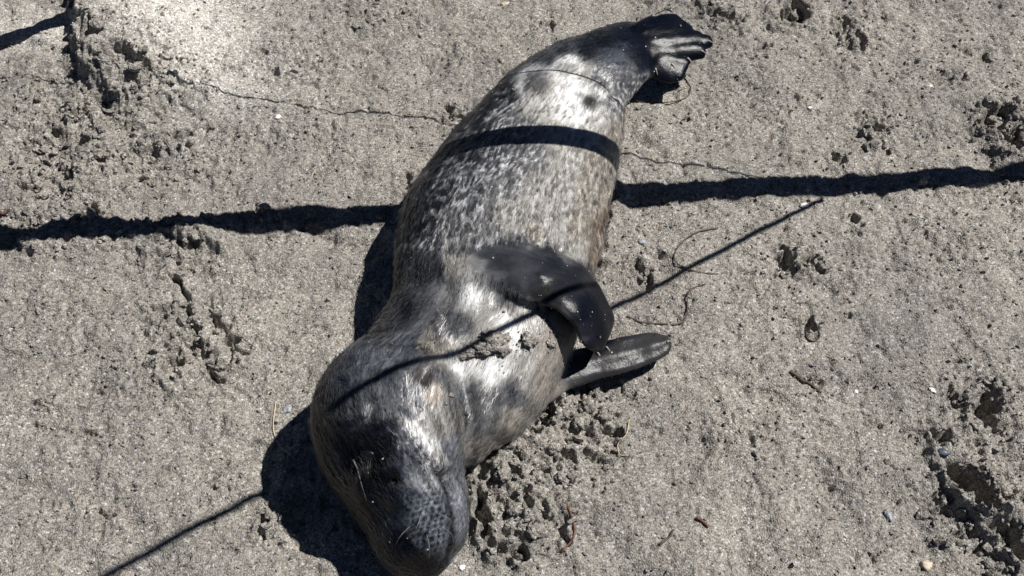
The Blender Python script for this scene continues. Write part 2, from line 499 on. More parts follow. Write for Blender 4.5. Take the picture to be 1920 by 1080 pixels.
# the whisker pads swell the muzzle
def blob(u, v, z, r):
    c = at(u, v, z)
    return loft([c + np.array([0, d, 0]) * r for d in (.95, .7, 0, -.7, -.95)], [r * k for k in (.3, .7, 1, .7, .3)], [r * k for k in (.3, .7, 1, .7, .3)], [Z3] * 5, 20, 24)
LOFTS['pad'] = blob(800, 975, .072, .036)
LOFTS['pad_far'] = blob(768, 1005, .050, .028)
# upper fore flipper: lifted from the shoulder, folded forward over the chest
FP = [(860, 520, .085, .036, .030), (905, 508, .113, .044, .028), (958, 505, .124, .045, .021), (1010, 514, .128, .045, .016), (1060, 532, .125, .045, .013), (1096, 565, .114, .043, .0115), (1114, 600, .098, .043, .0105), (1122, 628, .086, .038, .009), (1125, 646, .077, .024, .006)]
C = [at(u, v, z) for u, v, z, a, b in FP]
LOFTS['flipper'] = loft(C, [h[3] for h in FP], [h[4] for h in FP], [(.15, .05, 1), (.15, .05, 1), (.2, .05, 1), (.25, .08, 1), (.4, .12, .9), (.5, .15, .8), (.55, .15, .75), (.55, .15, .7), (.55, .15, .7)], 44, 30)
# lower fore flipper, lying out over the sand
GP = [(985, 720, .040, .036, .022), (1045, 698, .036, .026, .013), (1100, 684, .034, .0225, .009), (1155, 669, .033, .0235, .0075), (1205, 655, .032, .0215, .0065), (1238, 646, .032, .017, .005), (1254, 640, .032, .009, .004)]
C = [at(u, v, z) for u, v, z, a, b in GP]
LOFTS['flipper_low'] = loft(C, [h[3] for h in GP], [h[4] for h in GP], [(0, -.15, 1)] * len(GP), 40, 30)
# hind flippers: five digits each, joined by a web
def fan(key, root, tips, rr, up, web):
    r0 = at(*root)
    for k, (u, v, z) in enumerate(tips):
        t = at(u, v, z); mid = r0 * .5 + t * .5 + np.array([0, 0, .006])
        thick = rr * (1.35 if k in (0, len(tips) - 1) else .9)
        LOFTS[f'{key}{k}'] = loft([r0, r0 * .7 + mid * .3, mid, t * .75 + mid * .25, t, t + (t - mid) * .05], [.012, .014, thick * 1.05, thick, thick * .8, thick * .3], [.012, .012, thick * .62, thick * .45, thick * .36, thick * .2], [up] * 6, 24, 16)
    m = [at(u, v, z) for u, v, z in tips]
    c = sum(m) / len(m)
    wd = np.linalg.norm(m[0] - m[-1]) / 2 * web
    side = (m[0] - m[-1]) / np.linalg.norm(m[0] - m[-1])
    T = (c - r0) / np.linalg.norm(c - r0)
    LOFTS[f'{key}web'] = loft([r0, r0 * .6 + c * .4, r0 * .25 + c * .75, c], [.018, wd * .6, wd * .9, wd * .8], [.017, .013, .0105, .006], [np.cross(side, T) * (1 if np.cross(side, T)[2] > 0 else -1)] * 4, 24, 26)
fan('hind_up', (1160, 92, .060), [(1332, 78, .050), (1314, 66, .056), (1286, 56, .062), (1260, 47, .066), (1230, 38, .062)], .0100, (0, -.35, .93), .98)
fan('hind_low', (1170, 116, .050), [(1320, 97, .050), (1294, 112, .048), (1264, 124, .046), (1230, 134, .044)], .0095, (0, -.5, .85), .98)

allV, allF, base = [], [], 0
for k, (V, F, _) in LOFTS.items():
    allV.append(V); allF += [tuple(i + base for i in f) for f in F]; base += len(V)
tmp = mesh_obj('tmp', np.vstack(allV), allF)
md = tmp.modifiers.new('r', 'REMESH'); md.mode = 'VOXEL'; md.voxel_size = .0026; md.use_smooth_shade = True
ms = tmp.modifiers.new('s', 'SMOOTH'); ms.factor = .5; ms.iterations = 9
ev = tmp.evaluated_get(bpy.context.evaluated_depsgraph_get())
me = bpy.data.meshes.new_from_object(ev)
bpy.data.objects.remove(tmp)
me.name = 'seal_pup'


def co_no(me):
    n = len(me.vertices)
    V = np.empty(n * 3, np.float32); me.vertices.foreach_get('co', V)
    N = np.empty(n * 3, np.float32); me.vertices.foreach_get('normal', N)
    return V.reshape(-1, 3).astype(float), N.reshape(-1, 3).astype(float)


V, N = co_no(me)
U, W = project(V)
# --- which way the coat lies, and coordinates along and round the body
SP, ST, SL, SK, SR, SNB = [], [], [], [], [], []
for k, (_, _, (P, T, lat, nb, a, b)) in LOFTS.items():
    if k == 'trunk': T = -T
    if k == 'head': T = T
    sgn = -1.0 if k in ('trunk', 'head') else 1.0
    if k.startswith(('pad', 'neck')): continue
    SP.append(P); ST.append(T * sgn); SL.append(lat); SNB.append(nb); SK += [k] * len(P); SR.append(np.maximum(a, b))
SP, ST, SL, SNB, SR = map(np.vstack, (SP, ST, SL, SNB, np.concatenate(SR)[:, None])); SR = SR[:, 0]
SK = np.array(SK)
ARC = np.zeros(len(SP))
for k in set(SK):
    m = SK == k
    ARC[m] = np.concatenate([[0], np.cumsum(np.linalg.norm(np.diff(SP[m], axis=0), axis=1))])


def nearest(Q):
    out = np.empty(len(Q), int)
    for i in range(0, len(Q), 4000):
        d = np.linalg.norm(Q[i:i + 4000, None] - SP[None], axis=-1) / (SR[None] + .01)
        out[i:i + 4000] = d.argmin(1)
    return out


# --- modelled relief of the visible side
face = sstep(-.1, .3, np.einsum('ij,ij->i', N, (cP - V) / np.linalg.norm(cP - V, axis=1)[:, None]))
def crease(pts, w, d):
    ds, par = seg_dist(U, W, pts)
    return -d * np.exp(-(ds / w) ** 2) * sstep(0, .15, par + .02) * sstep(1.02, .85, par)
def bump(u, v, a, b, d):
    return d * np.exp(-((U - u) / a) ** 2 - ((W - v) / b) ** 2)
disp = crease([(812, 882), (826, 900), (840, 935), (848, 975), (848, 1010), (838, 1045), (822, 1064)], 6, .004)     # mouth
disp += crease([(858, 900), (872, 950), (868, 1010)], 16, -.003)                                                     # lower jaw
disp += crease([(670, 640), (720, 634), (770, 642), (830, 658)], 14, .006) + crease([(640, 690), (700, 672), (770, 668)], 9, .0035) + crease([(620, 725), (690, 705), (740, 715)], 9, .003) + crease([(660, 812), (690, 790), (705, 750)], 9, .004)                                           # neck fold
disp += crease([(850, 668), (872, 720), (884, 790), (888, 860)], 16, .006)                                           # throat fold
disp += crease([(735, 770), (765, 812), (790, 842), (818, 870), (835, 890)], 15, -.009) + crease([(725, 800), (750, 840), (780, 872)], 18, .002)                                          # cheek ridge
disp += bump(682, 858, 48, 46, -.015) + bump(740, 906, 13, 9, -.006) + bump(742, 940, 22, 22, .004) + bump(676, 905, 12, 36, .006) + bump(705, 960, 40, 50, -.008) + bump(655, 795, 50, 22, .006) + bump(845, 830, 30, 60, .004)
disp += bump(793, 708, 11, 12, -.006) + bump(812, 730, 12, 16, .003)                                                 # ear
disp += crease([(765, 432), (800, 436), (850, 440), (900, 455)], 18, .002) + crease([(850, 445), (835, 520), (845, 600), (835, 655)], 24, .004)   # shoulder
disp += crease([(960, 570), (930, 590), (880, 625), (840, 655)], 14, .003)
disp += bump(1012, 520, 16, 11, .004) + bump(880, 560, 60, 50, .006) + bump(960, 640, 70, 40, .004)
disp += crease([(1110, 128), (1140, 150), (1157, 192)], 7, .004)                                                     # fold at the hips
disp += crease([(1010, 462), (1030, 470), (1060, 472)], 10, .004) + bump(1035, 462, 12, 9, .003)
ix0 = nearest(V); k0 = SK[ix0]
la0 = np.einsum('ij,ij->i', V - SP[ix0], SL[ix0]) / SR[ix0]
fl = ((k0 == 'flipper') & (ARC[ix0] > .07)) | ((k0 == 'flipper_low') & (ARC[ix0] > .03))
disp += np.where(fl, 0.0004 * np.cos(la0 * 3.1 * 2.4) * sstep(1.0, .8, np.abs(la0)), 0)
rip = fbm2(V[:, 0] * 22 + V[:, 2] * 9, V[:, 1] * 16 + V[:, 2] * 7, 5, 3)
disp = disp * face + .0016 * rip
V = V + N * disp[:, None]
me.vertices.foreach_set('co', V.astype(np.float32).ravel()); me.update()
V, N = co_no(me)
U, W = project(V)

# coat colours where they stand on the hide, face shade and sheen painted in: picture pixel, colour (reflectance)
DK = (.024, .026, .032); GR = (.115, .116, .121); MID = (.185, .183, .184); PALE = (.36, .348, .328); TAN = (.29, .262, .225); WH = (.60, .60, .60); BL = (.009, .013, .027); FACE_SHADE = (.006, .006, .008)  # BL's blue is painted sky reflection; WH is pale coat plus painted sheen
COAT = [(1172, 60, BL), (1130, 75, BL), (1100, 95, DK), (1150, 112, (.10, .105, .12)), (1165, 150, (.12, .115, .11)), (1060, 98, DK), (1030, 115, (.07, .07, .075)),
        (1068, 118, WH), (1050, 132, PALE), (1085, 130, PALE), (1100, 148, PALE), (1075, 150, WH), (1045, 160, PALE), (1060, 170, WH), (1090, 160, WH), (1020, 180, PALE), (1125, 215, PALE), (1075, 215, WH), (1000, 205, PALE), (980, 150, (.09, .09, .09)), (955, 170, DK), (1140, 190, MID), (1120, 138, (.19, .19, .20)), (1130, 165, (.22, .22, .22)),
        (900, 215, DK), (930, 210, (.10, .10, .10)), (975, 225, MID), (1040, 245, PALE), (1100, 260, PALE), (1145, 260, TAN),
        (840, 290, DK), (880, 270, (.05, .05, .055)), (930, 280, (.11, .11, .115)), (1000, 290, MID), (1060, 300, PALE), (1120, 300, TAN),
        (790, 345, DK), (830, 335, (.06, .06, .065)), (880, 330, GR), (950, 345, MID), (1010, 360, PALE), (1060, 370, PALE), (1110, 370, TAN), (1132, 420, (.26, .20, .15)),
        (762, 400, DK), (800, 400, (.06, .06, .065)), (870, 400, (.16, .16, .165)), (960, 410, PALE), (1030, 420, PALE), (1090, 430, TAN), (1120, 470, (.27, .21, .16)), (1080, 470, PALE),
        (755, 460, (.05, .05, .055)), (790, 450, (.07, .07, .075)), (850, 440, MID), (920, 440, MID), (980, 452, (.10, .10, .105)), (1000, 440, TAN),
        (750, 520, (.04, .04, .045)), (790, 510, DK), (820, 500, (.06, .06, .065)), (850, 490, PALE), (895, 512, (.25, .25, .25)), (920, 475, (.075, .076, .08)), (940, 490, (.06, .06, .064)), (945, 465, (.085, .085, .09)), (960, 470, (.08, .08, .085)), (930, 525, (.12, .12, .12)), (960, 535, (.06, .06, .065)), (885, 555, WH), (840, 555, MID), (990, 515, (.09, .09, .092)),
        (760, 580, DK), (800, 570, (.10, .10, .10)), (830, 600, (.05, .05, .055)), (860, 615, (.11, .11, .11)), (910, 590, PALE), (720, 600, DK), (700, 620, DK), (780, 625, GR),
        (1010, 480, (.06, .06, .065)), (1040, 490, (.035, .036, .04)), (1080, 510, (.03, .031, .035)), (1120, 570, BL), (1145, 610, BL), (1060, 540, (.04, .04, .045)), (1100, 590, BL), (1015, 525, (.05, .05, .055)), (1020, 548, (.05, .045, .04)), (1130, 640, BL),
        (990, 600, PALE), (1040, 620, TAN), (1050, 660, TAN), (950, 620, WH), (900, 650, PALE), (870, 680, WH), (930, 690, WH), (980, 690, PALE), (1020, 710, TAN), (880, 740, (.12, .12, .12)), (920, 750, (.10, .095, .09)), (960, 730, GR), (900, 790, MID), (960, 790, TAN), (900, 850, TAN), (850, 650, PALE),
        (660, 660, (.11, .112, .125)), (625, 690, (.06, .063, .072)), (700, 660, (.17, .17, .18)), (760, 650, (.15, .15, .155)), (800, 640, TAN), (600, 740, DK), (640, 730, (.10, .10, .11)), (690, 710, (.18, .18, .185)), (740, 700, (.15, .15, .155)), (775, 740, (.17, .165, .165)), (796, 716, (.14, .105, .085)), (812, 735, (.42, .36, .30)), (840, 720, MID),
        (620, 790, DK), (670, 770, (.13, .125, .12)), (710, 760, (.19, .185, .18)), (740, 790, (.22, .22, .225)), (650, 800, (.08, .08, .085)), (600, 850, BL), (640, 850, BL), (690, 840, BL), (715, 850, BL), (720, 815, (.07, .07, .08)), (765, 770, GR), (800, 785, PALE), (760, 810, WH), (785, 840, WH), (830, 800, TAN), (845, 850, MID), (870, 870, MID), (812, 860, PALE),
        (740, 870, (.09, .09, .10)), (770, 870, MID), (740, 905, BL), (742, 940, (.045, .055, .065)), (715, 900, DK), (700, 930, BL), (680, 980, BL), (790, 900, (.28, .28, .28)), (780, 930, (.13, .13, .132)), (800, 960, (.135, .135, .138)), (830, 960, (.16, .16, .165)), (790, 1000, (.09, .09, .092)), (820, 1020, (.09, .09, .094)), (760, 1020, BL), (800, 1060, BL), (840, 1010, (.15, .15, .155)), (866, 930, (.28, .28, .29)), (870, 980, (.25, .25, .26)), (855, 1030, (.2, .2, .2)), (640, 930, BL), (772, 826, WH), (803, 858, WH), (748, 785, PALE), (800, 905, (.34, .34, .34)), (770, 895, (.27, .27, .275)), (660, 700, (.15, .155, .17)), (720, 680, (.2, .2, .205)), (820, 308, DK), (803, 325, DK), (780, 365, DK), (868, 245, DK), (855, 272, DK), (775, 415, DK), (768, 440, DK), (910, 190, DK), (790, 385, DK), (835, 312, (.045, .045, .05)), (1080, 688, (.09, .082, .076)), (1150, 662, (.07, .064, .06)), (1220, 650, (.075, .07, .066)), (1248, 642, (.08, .075, .07)), (1110, 700, (.075, .07, .068)), (1190, 672, (.08, .074, .07)), (1230, 60, BL), (1300, 85, BL), (1265, 110, BL), (1215, 100, BL), (1225, 38, BL), (665, 845, FACE_SHADE), (690, 870, FACE_SHADE), (670, 890, FACE_SHADE), (705, 830, FACE_SHADE), (650, 820, FACE_SHADE), (720, 870, FACE_SHADE), (700, 905, FACE_SHADE), (640, 880, FACE_SHADE), (620, 830, FACE_SHADE)]  # the last points paint the shade on the left of the face
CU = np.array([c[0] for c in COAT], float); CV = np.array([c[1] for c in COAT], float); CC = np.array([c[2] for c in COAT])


def cells(s, t, size, seed):
    """distance to the nearest jittered spot centre, in spot radii, and a random value of that spot"""
    gs, gt = s / size, t / size
    i0, j0 = np.floor(gs).astype(int), np.floor(gt).astype(int)
    best = np.full(s.shape, 9.0); rnd = np.zeros(s.shape)
    for di in (-1, 0, 1):
        for dj in (-1, 0, 1):
            a, b = i0 + di, j0 + dj
            h1, h2, h3 = (_hash(a, b, np.zeros_like(a), seed + q) for q in (1, 2, 3))
            d = np.hypot(gs - (a + .15 + .7 * h1), gt - (b + .15 + .7 * h2))
            d = d / (.6 + .6 * h3)
            m = d < best
            best = np.where(m, d, best); rnd = np.where(m, _hash(a, b, np.zeros_like(a), seed + 9), rnd)
    return best, rnd


def coat(Q, NQ):
    """reflectance of the hide at points Q, painted shade and sheen included"""
    u, v = project(Q)
    idx = nearest(Q)
    k = SK[idx]
    rel = Q - SP[idx]
    ang = np.arctan2(np.einsum('ij,ij->i', rel, SNB[idx]), np.einsum('ij,ij->i', rel, SL[idx]))
    s = ARC[idx] + np.einsum('ij,ij->i', rel, ST[idx]) * np.where(k == 'trunk', -1, 1); t = ang * SR[idx]
    wu = u + 10 * fbm2(s * 60, t * 60, 201, 2); wv = v + 10 * fbm2(s * 60, t * 60, 211, 2)
    out = np.empty((len(Q), 3))
    for i in range(0, len(Q), 4000):
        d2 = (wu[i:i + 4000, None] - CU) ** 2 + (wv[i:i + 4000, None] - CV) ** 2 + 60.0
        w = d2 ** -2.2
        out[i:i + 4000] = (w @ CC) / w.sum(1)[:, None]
    lum = out.mean(1)
    out = out * (1 + sstep(.26, .06, lum)[:, None] * np.array([-.07, .0, .14]))
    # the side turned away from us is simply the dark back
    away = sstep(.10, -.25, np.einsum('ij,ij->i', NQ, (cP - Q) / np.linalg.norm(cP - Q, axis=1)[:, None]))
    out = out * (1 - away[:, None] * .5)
    # ringed spots of the trunk
    tr = ((k == 'trunk') & (v < 470)).astype(float) * sstep(110, 190, v)
    d, r = cells(s * .72 + .006 * fbm2(s * 38, t * 38, 321, 2), t + .006 * fbm2(s * 38, t * 38, 331, 2), .0112, 300)
    ring = np.exp(-((d - .62) / .17) ** 2) * sstep(.2, .6, r)
    core = sstep(.5, .25, d) * (.4 + .6 * r)
    back = sstep(.30, .10, lum)
    out = out * (1 - (core * .42 * tr * sstep(.1, .5, r))[:, None]) 
    lift = (ring * tr * (.12 + .24 * back * sstep(.02, .08, lum)))[:, None]
    out = out + lift * np.array([1, .98, .95])
    # large rings on the pale haunch
    for (cu, cv, R0, c0) in ((1012, 158, 24, .15), (1066, 126, 16, .30), (1086, 176, 10, .16), (1106, 188, 18, .03)):
        q = np.hypot(u - cu, (v - cv) * 1.1) / R0
        m = (sstep(1.0, .45, q) * (k == 'trunk'))[:, None]
        out = out * (1 - m * .85) + c0 * m * .85
        m2 = (np.exp(-((q - 1.5) / .35) ** 2) * (k == 'trunk') * .5)[:, None]
        out = out * (1 - m2) + .66 * m2
    # rows of whisker pits on the pad
    pu, pv = (u - 770) * .93 + (v - 925) * .25, (v - 925) - (u - 770) * .30
    inpad = np.exp(-(((u - 806) / 42) ** 2 + ((v - 978) / 62) ** 2) ** 2)
    pu = pu + 5 * noise2(u / 26, v / 26, 601); pv = pv + 5 * noise2(u / 26, v / 26, 602)
    gx, gy = pu / 10.5, pv / 12.5 + .5 * (np.floor(pu / 10.5) % 2)
    dd = np.hypot(gx - np.floor(gx) - .5, gy - np.floor(gy) - .5)
    out = out * (1 - (inpad * sstep(.40, .18, dd) * .85)[:, None]) + (inpad * np.exp(-((dd - .52) / .1) ** 2) * .15)[:, None]
    ml, _ = seg_dist(u, v, [(812, 884), (826, 900), (840, 935), (848, 975), (848, 1010), (838, 1045), (822, 1064)])
    out = out * (1 - .75 * np.exp(-(ml / 4.0) ** 2))[:, None]
    # the head is a darker, cooler charcoal than the trunk
    hd = ((k == 'head') * sstep(.45, .2, lum))[:, None]
    out = out * (1 - hd * np.array([.34, .30, .22]))
    # streaks of the lying hair; on the head they also paint in its sheen
    st = fbm2(s * 42, t * 260, 401, 3) + .6 * fbm2(s * 110, t * 620, 411, 2)
    soft = np.where((k == 'trunk') | (k == 'head'), 1.0, .35)
    wet_sheen = fbm2(s * 16, t * 75, 421, 2)  # broad light bands standing in for sheen
    out = out * np.clip(1 + np.where(k == 'head', .6, .36 - .2 * sstep(.2, .32, lum)) * st * soft + np.where(k == 'head', .4, .35 - .2 * sstep(.2, .32, lum)) * wet_sheen * soft, .18, 3.0)[:, None]
    return np.clip(out, .006, .8), idx, s, t


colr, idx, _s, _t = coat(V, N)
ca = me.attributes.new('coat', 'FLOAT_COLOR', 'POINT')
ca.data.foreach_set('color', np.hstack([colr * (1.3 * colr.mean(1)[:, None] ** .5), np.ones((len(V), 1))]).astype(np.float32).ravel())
kv = SK[idx]
barev = np.array([q.startswith('hind') for q in kv]).astype(float)
barev = np.maximum(barev, ((kv == 'flipper') & (ARC[idx] > .085)) | ((kv == 'flipper_low') & (ARC[idx] > .05)))
ba = me.attributes.new('bare', 'FLOAT', 'POINT'); ba.data.foreach_set('value', barev.astype(np.float32))

m, nt, b = new_mat('seal_hide')
a1 = nt.nodes.new('ShaderNodeAttribute'); a1.attribute_name = 'coat'
a2 = nt.nodes.new('ShaderNodeAttribute'); a2.attribute_name = 'bare'
gs = nt.nodes.new('ShaderNodeNewGeometry')
vo = nt.nodes.new('ShaderNodeTexVoronoi'); vo.inputs['Scale'].default_value = 330
nt.links.new(gs.outputs['Position'], vo.inputs['Vector'])
sv = nt.nodes.new('ShaderNodeSeparateColor'); nt.links.new(vo.outputs['Color'], sv.inputs[0])
rv = ramp(nt, [(0, (0, 0, 0)), (.991, (0, 0, 0)), (.994, (1, 1, 1)), (1, (1, 1, 1))], 'CONSTANT'); nt.links.new(sv.outputs[0], rv.inputs[0])
rd = ramp(nt, [(0, (1, 1, 1)), (.30, (1, 1, 1)), (.34, (0, 0, 0)), (1, (0, 0, 0))]); nt.links.new(vo.outputs['Distance'], rd.inputs[0])
nt.links.new(mix(nt, a1.outputs['Color'], (.38, .35, .31), mix(nt, rv.outputs[0], rd.outputs[0], 1.0, 'MULTIPLY')), b.inputs['Base Color'])
b.inputs['Roughness'].default_value = .27
b.inputs['Specular IOR Level'].default_value = .15
tc = nt.nodes.new('ShaderNodeNewGeometry')
n1 = nt.nodes.new('ShaderNodeTexNoise'); n1.inputs['Scale'].default_value = 160; n1.inputs['Detail'].default_value = 7; n1.inputs['Roughness'].default_value = .65
nt.links.new(tc.outputs['Position'], n1.inputs['Vector'])
bp = nt.nodes.new('ShaderNodeBump'); bp.inputs['Strength'].default_value = .3; bp.inputs['Distance'].default_value = .002
nt.links.new(n1.outputs['Fac'], bp.inputs['Height']); nt.links.new(bp.outputs[0], b.inputs['Normal'])
HIDE = m
me.materials.clear(); me.materials.append(HIDE)
me.polygons.foreach_set('use_smooth', [True] * len(me.polygons))
seal = bpy.data.objects.new('seal_pup', me); col.objects.link(seal)
tag(seal, 'grey spotted seal pup lying on its side, one fore flipper folded over its chest', 'seal')


def build_fur(n):
    me.calc_loop_triangles()
    tri = np.empty(len(me.loop_triangles) * 3, np.int32); me.loop_triangles.foreach_get('vertices', tri); tri = tri.reshape(-1, 3)
    a, b_, c = V[tri[:, 0]], V[tri[:, 1]], V[tri[:, 2]]
    nrm = np.cross(b_ - a, c - a); ar = np.linalg.norm(nrm, axis=1) / 2
    fn = nrm / (2 * ar[:, None] + 1e-15)
    cen = (a + b_ + c) / 3
    view = np.einsum('ij,ij->i', fn, (cP - cen) / np.linalg.norm(cP - cen, axis=1)[:, None])
    wgt = ar * np.where(view > -.35, 1.0, .12) * (cen[:, 2] > .004)
    wgt = wgt * np.where(barev[tri[:, 0]] > .5, .04, 1.0)
    cdf = np.cumsum(wgt); cdf /= cdf[-1]
    f = np.searchsorted(cdf, rng.random(n))
    r1 = np.sqrt(rng.random(n)); r2 = rng.random(n)
    root = a[f] * (1 - r1)[:, None] + b_[f] * (r1 * (1 - r2))[:, None] + c[f] * (r1 * r2)[:, None]
    nn = N[tri[f, 0]] + N[tri[f, 1]] + N[tri[f, 2]]; nn /= np.linalg.norm(nn, axis=1)[:, None]
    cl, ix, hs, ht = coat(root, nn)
    T = ST[ix]
    # smooth the lie of the hair between the sections near the neck
    T = T - nn * np.einsum('ij,ij->i', T, nn)[:, None]
    T /= np.linalg.norm(T, axis=1)[:, None] + 1e-9
    side = np.cross(nn, T)
    sw = .30 * fbm2(root[:, 0] * 25 + root[:, 2] * 11, root[:, 1] * 25, 501, 2) + .16 * fbm2(hs * 60, ht * 220, 505, 2) + .14 * rng.normal(size=n)
    T = T * np.cos(sw)[:, None] + side * np.sin(sw)[:, None]
    k = SK[ix]
    u, v = project(root)
    L = np.where(k == 'trunk', .0068, np.where(k == 'head', .0062, .0022)) * (.65 + .6 * rng.random(n))
    muzzle = np.exp(-(((u - 790) / 70) ** 2 + ((v - 985) / 75) ** 2))
    L = L * (1 - .65 * muzzle) * (1 - .75 * sstep(1120, 1190, u) * (v < 190))
    lift = (.10 + .10 * rng.random(n) + .24 * fbm2(hs * 40, ht * 240, 511, 2)).clip(.0, .7)
    tuft = np.exp(-(((u - 800) / 40) ** 2 + ((v - 636) / 20) ** 2))
    lift = lift + .45 * tuft; L = L * (1 + .6 * tuft)
    guard = rng.random(n) < .035
    L = L * np.where(guard, 1.6, 1); lift = np.where(guard, lift * 1.6 + .08, lift)
    pts = np.empty((n, 4, 3))
    for j, q in enumerate((0, .33, .67, 1.0)):
        pts[:, j] = root - nn * .0004 + T * (L * q)[:, None] + nn * (L * lift * (q - .45 * q * q) * 1.3)[:, None]
    lm = cl.mean(1)[:, None]; cl = cl * (1.5 * lm ** .7) * np.exp(.18 * rng.normal(size=n))[:, None]
    hc = bpy.data.hair_curves.new('fur')
    hc.add_curves([4] * n)
    hc.attributes['position'].data.foreach_set('vector', pts.astype(np.float32).ravel())
    rad = np.tile(np.array([.00022, .00021, .00016, .00004], np.float32), n)
    ra = hc.attributes.get('radius') or hc.attributes.new('radius', 'FLOAT', 'POINT')
    ra.data.foreach_set('value', rad)
    at_ = hc.attributes.new('coat', 'FLOAT_COLOR', 'CURVE')
    at_.data.foreach_set('color', np.hstack([np.clip(cl, .002, .8), np.ones((n, 1))]).astype(np.float32).ravel())
    na = hc.attributes.new('lie', 'FLOAT_VECTOR', 'CURVE')
    nj = nn + side * (.20 * fbm2(hs * 30, ht * 200, 521, 2) + .07 * rng.normal(size=n))[:, None] + T * (.16 * fbm2(hs * 70, ht * 260, 531, 2) + .06 * rng.normal(size=n))[:, None]
    nj /= np.linalg.norm(nj, axis=1)[:, None]
    na.data.foreach_set('vector', nj.astype(np.float32).ravel())
    m, nt, _b = new_mat('seal_fur')
    h = nt.nodes.new('ShaderNodeBsdfHairPrincipled'); h.model = 'CHIANG'; h.parametrization = 'COLOR'
    an = nt.nodes.new('ShaderNodeAttribute'); an.attribute_name = 'coat'
    nt.links.new(an.outputs['Color'], h.inputs['Color'])
    h.inputs['Roughness'].default_value = .22
    h.inputs['Radial Roughness'].default_value = .40
    h.inputs['IOR'].default_value = 1.52
    # sleek wet hairs lie flat and shine together with the skin below them
    ln = nt.nodes.new('ShaderNodeAttribute'); ln.attribute_name = 'lie'
    nt.links.new(ln.outputs['Vector'], _b.inputs['Normal'])
    nt.links.new(an.outputs['Color'], _b.inputs['Base Color'])
    _b.inputs['Roughness'].default_value = .33
    _b.inputs['Specular IOR Level'].default_value = .62
    mx = nt.nodes.new('ShaderNodeMixShader'); mx.inputs[0].default_value = .66
    nt.links.new(h.outputs[0], mx.inputs[1]); nt.links.new(_b.outputs[0], mx.inputs[2])
    nt.links.new(mx.outputs[0], nt.nodes['Material Output'].inputs['Surface'])
    hc.materials.append(m)
    o = bpy.data.objects.new('fur', hc); col.objects.link(o); o.parent = seal
    return o


build_fur(240000)

# ------------------------------------------------------------------ parts of the pup
from mathutils.bvhtree import BVHTree
BVH = BVHTree.FromPolygons([tuple(v) for v in V], [tuple(p.vertices) for p in me.polygons])


def on_seal(u, v):
    d = at(u, v, 0) - cP; d /= np.linalg.norm(d)
    h, n, _, _ = BVH.ray_cast(Vector(cP), Vector(d))
    if h is None: return None, None
    return np.array(h), np.array(n)


EYE = simple_mat('dark_eye', (.003, .003, .004), (.006, .006, .008), 30, .22, 0, .001, spec=.5)
CLAW = simple_mat('claw_horn', (.16, .14, .12), (.30, .27, .23), 90, .4)
WHISK = simple_mat('whisker_hair', (.16, .14, .11), (.34, .30, .23), 90, .35)


def ellipsoid(name, c, axes, rad, mat, parent=None, jit=0.0, sub=3, seed=0):
    import bmesh
    bm = bmesh.new(); bmesh.ops.create_icosphere(bm, subdivisions=sub, radius=1)
    P = np.array([v.co for v in bm.verts]); F = [tuple(v.index for v in f.verts) for f in bm.faces]; bm.free()
    if jit:
        q = P * 2.1 + seed * 3.7
        P = P * (1 + jit * (noise2(q[:, 0] + q[:, 2] * .7, q[:, 1] - q[:, 2] * .6, seed) + .6 * noise2(q[:, 0] * 2.3 - q[:, 2], q[:, 1] * 2.3 + q[:, 2] * 1.4, seed + 5) + .4 * noise2(q[:, 0] * 5 - q[:, 2] * 3, q[:, 1] * 5 + q[:, 2] * 3, seed + 8)))[:, None]
    P = (P * np.array(rad)) @ np.array(axes) + c
    return mesh_obj(name, P, F, mat, parent)


h, n = on_seal(690, 852)
if h is not None:
    t = np.cross(n, [0, 0, 1.0]); t /= np.linalg.norm(t)
    ellipsoid('eye', h - n * .005, [t, np.cross(n, t), n], (.011, .007, .007), EYE, seal)
lid = [on_seal(u, v) for u, v in ((662, 862), (670, 878), (675, 896), (680, 916), (688, 940))]
lid = [h + n * .0006 for h, n in lid if h is not None]
if len(lid) > 2:
    tube('eyelid', lid, .0012, .0005, simple_mat('lid_skin', (.02, .02, .021), (.07, .068, .066), 300, .5), 20, 7, .5, seal)
random.seed(3)
for (u, v, du, dv) in [(770, 985, -30, 40), (800, 1000, 4, 50), (825, 985, 26, 36), (815, 960, 34, 22), (790, 965, -18, 44)]:
    h, n = on_seal(u, v)
    if h is None: continue
    e = at(u + du, v + dv, max(h[2] - .012, .012)); mid = (h + e) / 2 + n * .010
    tube('whisker', [h - n * .001, mid, e], 0.00024, .00008, WHISK, 14, 5, parent=seal)
for (u, v, du, dv) in [(1318, 97, 9, 6), (1292, 112, 8, 9), (1262, 123, 6, 9), (1230, 132, 3, 9), (1331, 78, 8, 4), (1122, 664, 8, 12), (1140, 655, 9, 12), (1254, 640, 9, -2)]:
    h, n = on_seal(u, v)
    if h is None: continue
    e = at(u + du, v + dv, h[2] - .004)
    tube('claw', [h - (e - h) * .4, h + n * .001, e], .0015, .0005, CLAW, 8, 7, parent=seal)


